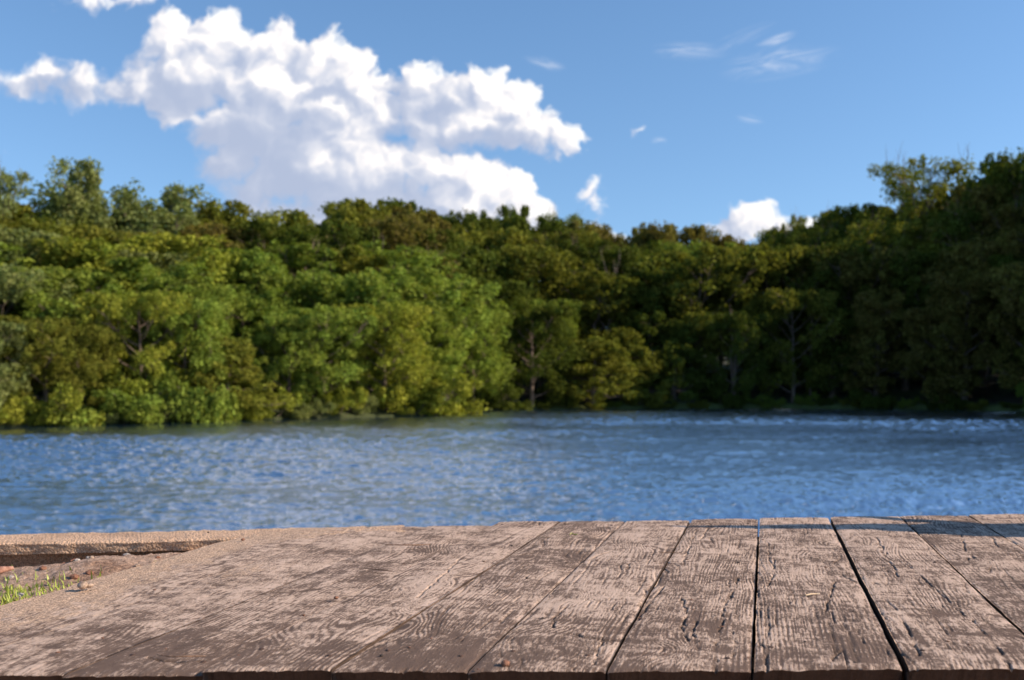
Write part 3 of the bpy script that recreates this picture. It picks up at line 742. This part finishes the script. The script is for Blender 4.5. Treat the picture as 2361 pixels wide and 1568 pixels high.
    gr = np.clip(0.5*groove+chk+crk*1.6, 0, 1)
    if i == 0: gr = gr*0.3
    X = T*CT+S*ST; Y = S*CT-T*ST
    top = np.stack([X, Y-1.5, Z], -1)
    # the sides and the underside close the board
    def border(M): return np.concatenate([M[:, 0], M[-1, 1:], M[::-1, -1][1:], M[0, ::-1][1:-1]])
    ring_i = border(np.arange(ns*nt_).reshape(ns, nt_)[..., None])[:, 0]
    rp = border(top); nb = len(rp); thick = 0.045
    inward = np.zeros(2)
    low = rp.copy(); low[:, 2] = -thick
    midr = rp.copy(); midr[:, 2] -= 0.006
    jj = (fbm(rp[:, 0]*90, rp[:, 1]*90, 3, 0.6, 70)-0.5)*0.003
    low[:, 1] += jj
    nf = (np.arange(nb) >= nb-nt_+1) | (np.arange(nb) == 0)      # the near end is undercut below its splintered lip
    low[nf, 1] += 0.030; midr[nf, 1] += 0.016; midr[nf, 2] += 0.001
    n0 = ns*nt_
    V = np.concatenate([top.reshape(-1, 3), midr, low, [[rp[:, 0].mean(), rp[:, 1].mean(), -thick]]])
    kx = np.arange(nb); kn = (kx+1) % nb
    F1 = np.stack([ring_i, n0+kx, n0+kn, ring_i[kn]], -1)
    F2 = np.stack([n0+kx, n0+nb+kx, n0+nb+kn, n0+kn], -1)
    F3 = np.stack([n0+nb+kx, np.full(nb, n0+2*nb), n0+nb+kn], -1)
    ex = np.zeros(2*nb+1)  # board sides coloured very dark through pale and groove, standing in for shade
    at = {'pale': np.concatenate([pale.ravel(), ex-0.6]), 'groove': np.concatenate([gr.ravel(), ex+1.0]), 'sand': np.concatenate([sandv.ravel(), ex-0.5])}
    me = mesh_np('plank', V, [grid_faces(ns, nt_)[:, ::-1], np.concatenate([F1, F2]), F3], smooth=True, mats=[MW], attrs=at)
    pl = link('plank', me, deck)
    if i == 0: pl['label'] = 'sand-covered outermost plank with a worn edge'
    # iron nail heads, rusty and sunk, two to a joist
    if 2 <= i <= 10:
        for sj in (s0+0.10, s0+1.02, s1-0.10):
            for tt in (tl+0.035, tr_-0.035):
                if random.random() < 0.8:
                    th = np.linspace(0, 2*np.pi, 12, endpoint=False); s_ = sj+random.uniform(-.012, .012); t_ = tt+random.uniform(-.01, .01)
                    iz = int(np.clip((s_-s0)/(s1-s0)*ns, 0, ns-1)); jz = int(np.clip((t_-tl)/(tr_-tl)*nt_, 0, nt_-1))
                    z_ = Z[iz, jz]+0.0012
                    ce = np.array([t_*CT+s_*ST, s_*CT-t_*ST-1.5, z_])
                    rg = np.stack([np.cos(th), np.sin(th), 0*th], -1)
                    V = np.concatenate([ce[None]+[0, 0, 0.0006], ce+rg*0.0042, ce+rg*0.0052-[0, 0, 0.003]])
                    Fq = np.array([(0, 1+k, 1+(k+1) % 12) for k in range(12)]); Fs = np.array([(1+k, 13+k, 13+(k+1) % 12, 1+(k+1) % 12) for k in range(12)])
                    link('nail_head', mesh_np('nail_head', V, [Fq, Fs], smooth=True, mats=[MRust]), pl)
# joists under the boards
for sj in (1.75, 2.65, 3.35):
    V = []
    t0, t1 = H0*SEAM[0]*CT+0.1, H0*SEAM[-1]*CT-0.02
    for t_ in (t0, t1):
        for s_ in (sj-0.04, sj+0.04):
            for z_ in (-0.24, -0.0455):
                s2 = s_+(t_)*0.25
                V.append((t_*CT+s2*ST, s2*CT-t_*ST-1.5, z_))
    link('joist', mesh_np('joist', V, np.array([(0, 1, 3, 2), (4, 6, 7, 5), (0, 4, 5, 1), (2, 3, 7, 6), (0, 2, 6, 4), (1, 5, 7, 3)]), mats=[MDk]), deck)
def deck_pt(px, py, lift=0.0):
    p_ = P(px, py, DECKZ); p_[2] += lift; return p_

# ---------------------------------------------------------------- concrete kerb at the lake side
def slab(name, outline_far, outline_near, ztop, thick, mat, n=260, m=26, rough=0.004):
    """strip between two polylines (world x, y), pebbly top, rounded edges, own thickness"""
    f = np.array(outline_far); nr = np.array(outline_near)
    u = np.linspace(0, 1, n)
    def res(pl): 
        L = np.concatenate([[0], np.cumsum(np.hypot(*np.diff(pl, axis=0).T))]); L /= L[-1]
        return np.stack([np.interp(u, L, pl[:, 0]), np.interp(u, L, pl[:, 1])], -1)
    fa, na = res(f), res(nr)
    v_ = np.linspace(0, 1, m)
    XY = na[:, None]*(1-v_)[None, :, None]+fa[:, None]*v_[None, :, None]
    Z = ztop+rough*2*(fbm(XY[..., 0]*45, XY[..., 1]*45, 4, 0.7, 80)-0.5)+0.006*(fbm(XY[..., 0]*4, XY[..., 1]*4, 2, 0.5, 81)-0.5)
    ed = np.minimum(v_, 1-v_)[None, :]*0.18
    Z = Z-0.006*np.exp(-ed/0.006)
    wob = (fbm(XY[..., 0]*22, XY[..., 1]*22, 4, 0.65, 82)-0.5)*0.012*np.exp(-ed/0.02)
    XY = XY.copy(); XY[..., 1] += wob
    top = np.concatenate([XY, Z[..., None]], -1)
    V = [top.reshape(-1, 3)]; Fs = [grid_faces(n, m)[:, ::-1]]; base = n*m
    for row_, sgn in ((top[:, 0], -1), (top[:, -1], 1)):
        k = 14; h = np.linspace(0, 1, k); W_ = np.repeat(row_[:, None], k, 1).copy()
        W_[..., 2] = row_[:, None, 2]*(1-h)+(ztop-thick)*h
        W_[..., 1] += sgn*(-0.010*h+0.007*(fbm(W_[..., 0]*60, W_[..., 2]*60+5, 4, 0.7, 83)-0.5))*np.minimum(h*6, 1)
        Fq = grid_faces(n, k)+base
        V.append(W_.reshape(-1, 3)); Fs.append(Fq if sgn < 0 else Fq[:, ::-1]); base += n*k
    return mesh_np(name, np.concatenate(V), [np.concatenate(Fs)], smooth=True, mats=[mat])
kf = [(-4.6, 2.45), (-2.9, 2.78), P(0, 1226, DECKZ)[:2], P(500, 1216, DECKZ)[:2], P(931, 1205.5, DECKZ)[:2]]
kn_ = [(-4.6, 2.26), (-2.9, 2.60), P(0, 1247, DECKZ)[:2], P(500, 1235.5, DECKZ)[:2], (P(931, 1205.5, DECKZ)[0]+0.03, 3.11)]
kerb = link('concrete_kerb', slab('concrete_kerb', kf, kn_, DECKZ-0.007, 0.036, MC))
tag(kerb, 'sandy pebbled concrete kerb running along the water left of the deck', 'kerb')
wf = [(x_+0.0, y_-0.03) for x_, y_ in kf]; wn = [(x_+0.02, y_+0.115) for x_, y_ in kn_]
wall = link('retaining_wall', slab('retaining_wall', wf, wn, DECKZ-0.048, 1.7, MC, rough=0.002, n=120, m=8))
tag(wall, 'concrete retaining wall under the kerb dropping into the lake', 'wall')

# ---------------------------------------------------------------- soil left of and below the deck
def soil_z(X, Y):
    # rises towards the place where the kerb meets the deck
    r = np.clip((X+1.75)/1.0, 0, 1.15)
    z = -0.080+0.048*r**1.3
    z = z+0.024*np.exp(-(((X+1.20)/0.19)**2+((Y-2.74)/0.10)**2))       # the smooth hump under the kerb
    ke_ = np.interp(X, [-4.6, -2.9, -1.496, -0.711], [2.26, 2.60, 2.91, 3.05])
    z = z-0.06*np.clip((Y-(ke_-0.05))/0.05, 0, 1)*np.clip((-0.98-X)/0.15, 0, 1)
    z = z+(fbm(X*7, Y*7, 5, 0.62, 90)-0.5)*0.040*np.clip(0.35+r, 0, 1) + (fbm(X*45, Y*45, 3, 0.7, 91)-0.5)*0.011
    return DECKZ+z
gx = np.concatenate([np.linspace(-5.0, -2.1, 40)[:-1], np.linspace(-2.1, 0.2, 300)]); gy = np.linspace(0.9, 3.22, 300)
GX, GY = np.meshgrid(gx, gy, indexing='ij')
ke = np.interp(GX, [k[0] for k in kn_], [k[1] for k in kn_])+0.10
GYc = 0.9+(ke-0.9)*(GY-0.9)/(3.22-0.9)
# it stays under the boards
Zs = soil_z(GX, GYc)
edge_x = 0.2538*GYc+H0*SEAM[0]
under = np.clip((GX-edge_x)/0.05, 0, 1)
Zs = np.where(under > 0, np.minimum(Zs, DECKZ-0.055-0.25*np.clip((GX-edge_x-0.03)/0.3, 0, 1)), Zs)
soil = link('soil', mesh_np('soil', np.stack([GX, GYc, Zs], -1).reshape(-1, 3), grid_faces(*GX.shape)[:, ::-1], smooth=True, mats=[MS]))
tag(soil, kind='structure')
# the shore the photographer stands on
bx_ = np.linspace(-30, 30, 80); by_ = np.linspace(-30, 3.05, 60); BX, BY = np.meshgrid(bx_, by_, indexing='ij')
BZ = DECKZ-0.34+0.10*(fbm(BX*0.4, BY*0.4, 4, 0.5, 95)-0.5)
BY2 = np.minimum(BY, np.where(BX < -0.3, np.interp(BX, [-30, -4.6, -2.9, -0.3], [-2.5, 2.3, 2.62, 3.02]), 3.02-0.10*np.maximum(BX-3, 0)))
tag(link('shore_ground', mesh_np('shore_ground', np.stack([BX, BY2, BZ], -1).reshape(-1, 3), grid_faces(80, 60)[:, ::-1], smooth=True, mats=[MS])), kind='structure')

# grass beside the deck: one tuft stuff, blades with curl
def blades(cx, cy, sx, sy, n_, hmin, hmax, seed):
    g = np.random.default_rng(seed); V = []; Fq = []; b = 0
    for _ in range(n_):
        x = cx+g.normal()*sx; y = cy+g.normal()*sy
        if x > 0.2538*y+H0*SEAM[0]-0.012: continue
        z = float(soil_z(np.array(x), np.array(y)))-0.004
        h = g.uniform(hmin, hmax); az = g.uniform(0, 6.28); bend = g.uniform(0.1, 1.2); wd = g.uniform(0.0014, 0.003)
        sd = np.array([-math.sin(az), math.cos(az), 0]); fw = np.array([math.cos(az), math.sin(az), 0])
        prev = None
        for k in range(5):
            u = k/4; c = np.array([x, y, z])+fw*h*bend*0.6*u*u+np.array([0, 0, h*(u-0.35*bend*u*u)])
            w_ = wd*(1-u**1.5)+0.0002
            V += [c-sd*w_, c+sd*w_]
            if k: Fq.append((b+2*k-2, b+2*k-1, b+2*k+1, b+2*k))
        b = len(V)
    return np.array(V), np.array(Fq)
acc = Acc()
gp = P(60, 1345, DECKZ-0.07)
acc.add(*blades(-1.30, 2.45, 0.11, 0.09, 520, 0.010, 0.036, 3))
acc.add(*blades(-1.18, 2.32, 0.08, 0.07, 240, 0.01, 0.032, 33))
acc.add(*blades(-1.08, 2.55, 0.05, 0.04, 14, 0.012, 0.03, 4))
acc.add(*blades(-0.93, 2.68, 0.012, 0.01, 9, 0.015, 0.03, 5))
acc.add(*blades(-1.9, 2.1, 0.35, 0.2, 300, 0.03, 0.09, 6))
V, Fq = acc.get()
tag(link('grass', mesh_np('grass', V, Fq, mats=[MGr])), 'bright green grass growing in the soil left of the deck', 'grass', kind='stuff')

# ---------------------------------------------------------------- small things lying about
def lump(name, c, size, mat, seed, squash=0.6, sub=2):
    import bmesh
    bm = bmesh.new(); bmesh.ops.create_icosphere(bm, subdivisions=sub, radius=1.0)
    g = np.random.default_rng(seed); off = g.random(3)*9
    for v in bm.verts:
        k = 0.75+0.55*float(fbm(v.co.x*1.3+off[0], v.co.y*1.3+v.co.z*1.1+off[1], 3, 0.6, seed % 7))
        v.co = v.co*k
        v.co.x *= size[0]; v.co.y *= size[1]; v.co.z *= size[2]
    me = bpy.data.meshes.new(name); bm.to_mesh(me); bm.free(); me.materials.append(mat)
    for pgn in me.polygons: pgn.use_smooth = sub > 1
    o = link(name, me, loc=(float(c[0]), float(c[1]), float(c[2]+size[2]*0.72))); o.rotation_euler.z = seed*1.3
    return o
for i, (px, py, sz, lab, mt) in enumerate([
    (775, 1380, .0055, 'round reddish pebble on the pale middle-left planks', MPeb), (190, 1355, .013, 'flat sandy lump on the outermost plank beside the grass', MSt),
    (205, 1353, .009, 'small sandy clod against the flat lump by the grass', MSt), (1165, 1534, .009, 'brown wood crumb at the near edge of the deck', MPeb),
    (700, 1419, .0032, 'tiny rust-red grain left of the long board seam', MPeb), (1180, 1259, .0040, 'dark seed on the far middle planks', MDk),
    (2120, 1258, .0030, 'tiny white grit near the shadow at right', MWh), (880, 1512, .0035, 'dark crumb near the bottom of the third board', MDk),
    (480, 1228, .0040, 'small dark pebble where the kerb meets the planks', MDk), (1215, 1333, .0032, 'dark crumb on the middle plank', MDk),
    (560, 1245, .0060, 'brown pebble on the sand beside the kerb', MPeb)]):
    p_ = deck_pt(px, py, -0.001)
    o = lump('pebble', p_, (sz, sz*0.8, sz*0.62), mt, i+3); tag(o, lab, 'pebble')
# scattered red-brown bud scales and grit on the boards
g = np.random.default_rng(77)
for k in range(64):
    px = g.uniform(60, 2330); py = 1215+330*g.random()**0.8
    if px < 700 and py < 1420-0.3*px: continue
    d_ = H0*F/(py-897); x_ = (px-1180.5)/F*d_
    sz = g.uniform(.0011, .0026)
    o = lump('seed_husk', (x_, d_, DECKZ), (sz*1.8, sz, sz*0.5), MPeb if k % 3 else MDk, k+20, sub=1)
    tag(o, 'tiny dark reddish husk scattered on the planks', 'husk', 'husks scattered on the planks')
def stick(name, pts, r, mat, label, cat, seg=6):
    pts = np.array(pts); rad = r*np.array([0.7]+[1.0]*(len(pts)-2)+[0.5])
    V, Fq = tube(pts, rad, seg); o = link(name, mesh_np(name, V-pts[0], Fq, smooth=True, mats=[mat]), loc=tuple(pts[0])); tag(o, label, cat); return o
def on(px, py, up=0.0015): return deck_pt(px, py, up)
stick('pine_needle', [on(1523, 1276), on(1540, 1275.5, .003), on(1563, 1275)], 0.0009, MTw, 'thin brown needle lying across a board seam', 'needle')
stick('grass_stem', [on(1409, 1200), on(1412, 1198, .006), on(1418, 1201, .010)], 0.0008, MTw, 'thin dark stem sticking up at the far edge of the deck', 'stem')
stick('wood_chip', [on(1858, 1374), on(1872, 1372, .0025), on(1890, 1371)], 0.0023, MPale, 'pale fresh wood chip on the plank near the right', 'chip')
stick('splinter', [on(888, 1257, .002), on(925, 1260, .004), on(965, 1259, .003), on(992, 1256, .001)], 0.0016, MTw, 'long curved splinter lifted from a far left plank', 'splinter')
stick('splinter', [on(838, 1312, .002), on(872, 1317, .004), on(905, 1319, .002)], 0.0015, MTw, 'short splinter lifted on the plank left of the middle', 'splinter')
stick('splinter', [on(362, 1512, .002), on(400, 1520, .004), on(440, 1519, .004), on(474, 1514, .001)], 0.0014, MTw, 'curved splinter lifted near the lower left corner', 'splinter')
stick('caterpillar', [on(1314, 1234), on(1318, 1231.5, .004), on(1324, 1233, .0015), on(1332, 1233)], 0.0012, MLime, 'tiny yellow-green looped caterpillar on a far plank', 'caterpillar')
sp = P(30, 1310, DECKZ-0.05); s0_ = P(-40, 1340, DECKZ-0.075)
stick('fallen_stick', [s0_, (s0_+sp)/2+[0, 0, .012], sp], 0.011, MTw2, 'reddish brown stick lying at the left edge by the grass', 'stick', 8)
# stones in the soil
g = np.random.default_rng(5)
for k in range(60):
    x_ = g.uniform(-1.45, -0.72); y_ = 2.0+g.random()*0.95
    ex_ = 0.2538*y_+H0*SEAM[0]
    yk = np.interp(x_, [q_[0] for q_ in kn_], [q_[1] for q_ in kn_])
    if x_ > ex_-0.02 or y_ > yk+0.02: continue
    sz = g.uniform(.004, .013)
    o = lump('soil_stone', (x_, y_, float(soil_z(np.array(x_), np.array(y_)))-sz*0.25), (sz*1.2, sz, sz*0.7), [MSt, MPeb, MSt2][k % 3], k+200, sub=1)
    tag(o, 'small stone in the soil between the kerb and the deck', 'stone', 'stones in the soil by the kerb')

# invented stump, unseen at right, shaped to throw a pointed shadow over the deck
bx, bd = 2.0, 3.10
stump = empty('shadow_stump', (bx, bd, DECKZ))
tag(stump, 'made-up splintered stump, unseen beyond the right edge, casting the pointed shadow on the deck', 'stump')
nth, nh = 120, 90
th = np.linspace(0, 2*np.pi, nth, endpoint=False); hs_ = np.linspace(0, 1, nh)
TH, HH = np.meshgrid(th, hs_, indexing='ij')
flute = 1+0.10*np.cos(5*TH+1.2*HH)+0.06*np.cos(11*TH+3*HH+1)+0.05*np.cos(23*TH-2*HH)+0.30*(fbm(np.cos(TH)*2+4, HH*2.5+np.sin(TH)*2+4, 4, 0.6, 2)-0.5)
rx = (0.15+0.09*np.exp(-HH*9))*np.clip(1-HH**1.6, 0, 1)**0.8*flute+0.002
# long splinters: the wood is broken off at a different height all round
brk = 0.42+0.5*np.exp(-((np.cos(TH-2.6)-1)/0.25)**2)+0.22*(fbm(np.cos(TH)*6+9, np.sin(TH)*6+9, 3, 0.7, 8)-0.5)
inn = np.clip((HH-brk)/0.10, 0, 1)
rx = rx*(1-0.62*inn*(HH < 0.97))
X_ = np.cos(TH)*rx-0.06*HH; Y_ = np.sin(TH)*rx-0.05*HH; Z_ = -0.004+HH*0.80+0.03*inn*(fbm(TH*4, HH*9, 3, 0.7, 9)-0.5)
idx = np.arange(nth*nh).reshape(nth, nh); nx = np.roll(idx, -1, 0)
Fq = np.stack([idx[:, :-1], nx[:, :-1], nx[:, 1:], idx[:, 1:]], -1).reshape(-1, 4)
link('trunk', mesh_np('trunk', np.stack([X_, Y_, Z_], -1).reshape(-1, 3), Fq, smooth=True, mats=[MBs]), stump)
V, Fq = tube([(0.02, 0.08, 0.25), (0.06, 0.20, 0.42), (0.05, 0.30, 0.52), (0.10, 0.36, 0.66)], [0.045, 0.032, 0.024, 0.008], 9)  # invented too, shaped for the thin upper band of shadow
link('shadow_branch', mesh_np('shadow_branch', V, Fq, smooth=True, mats=[MBs]), stump)
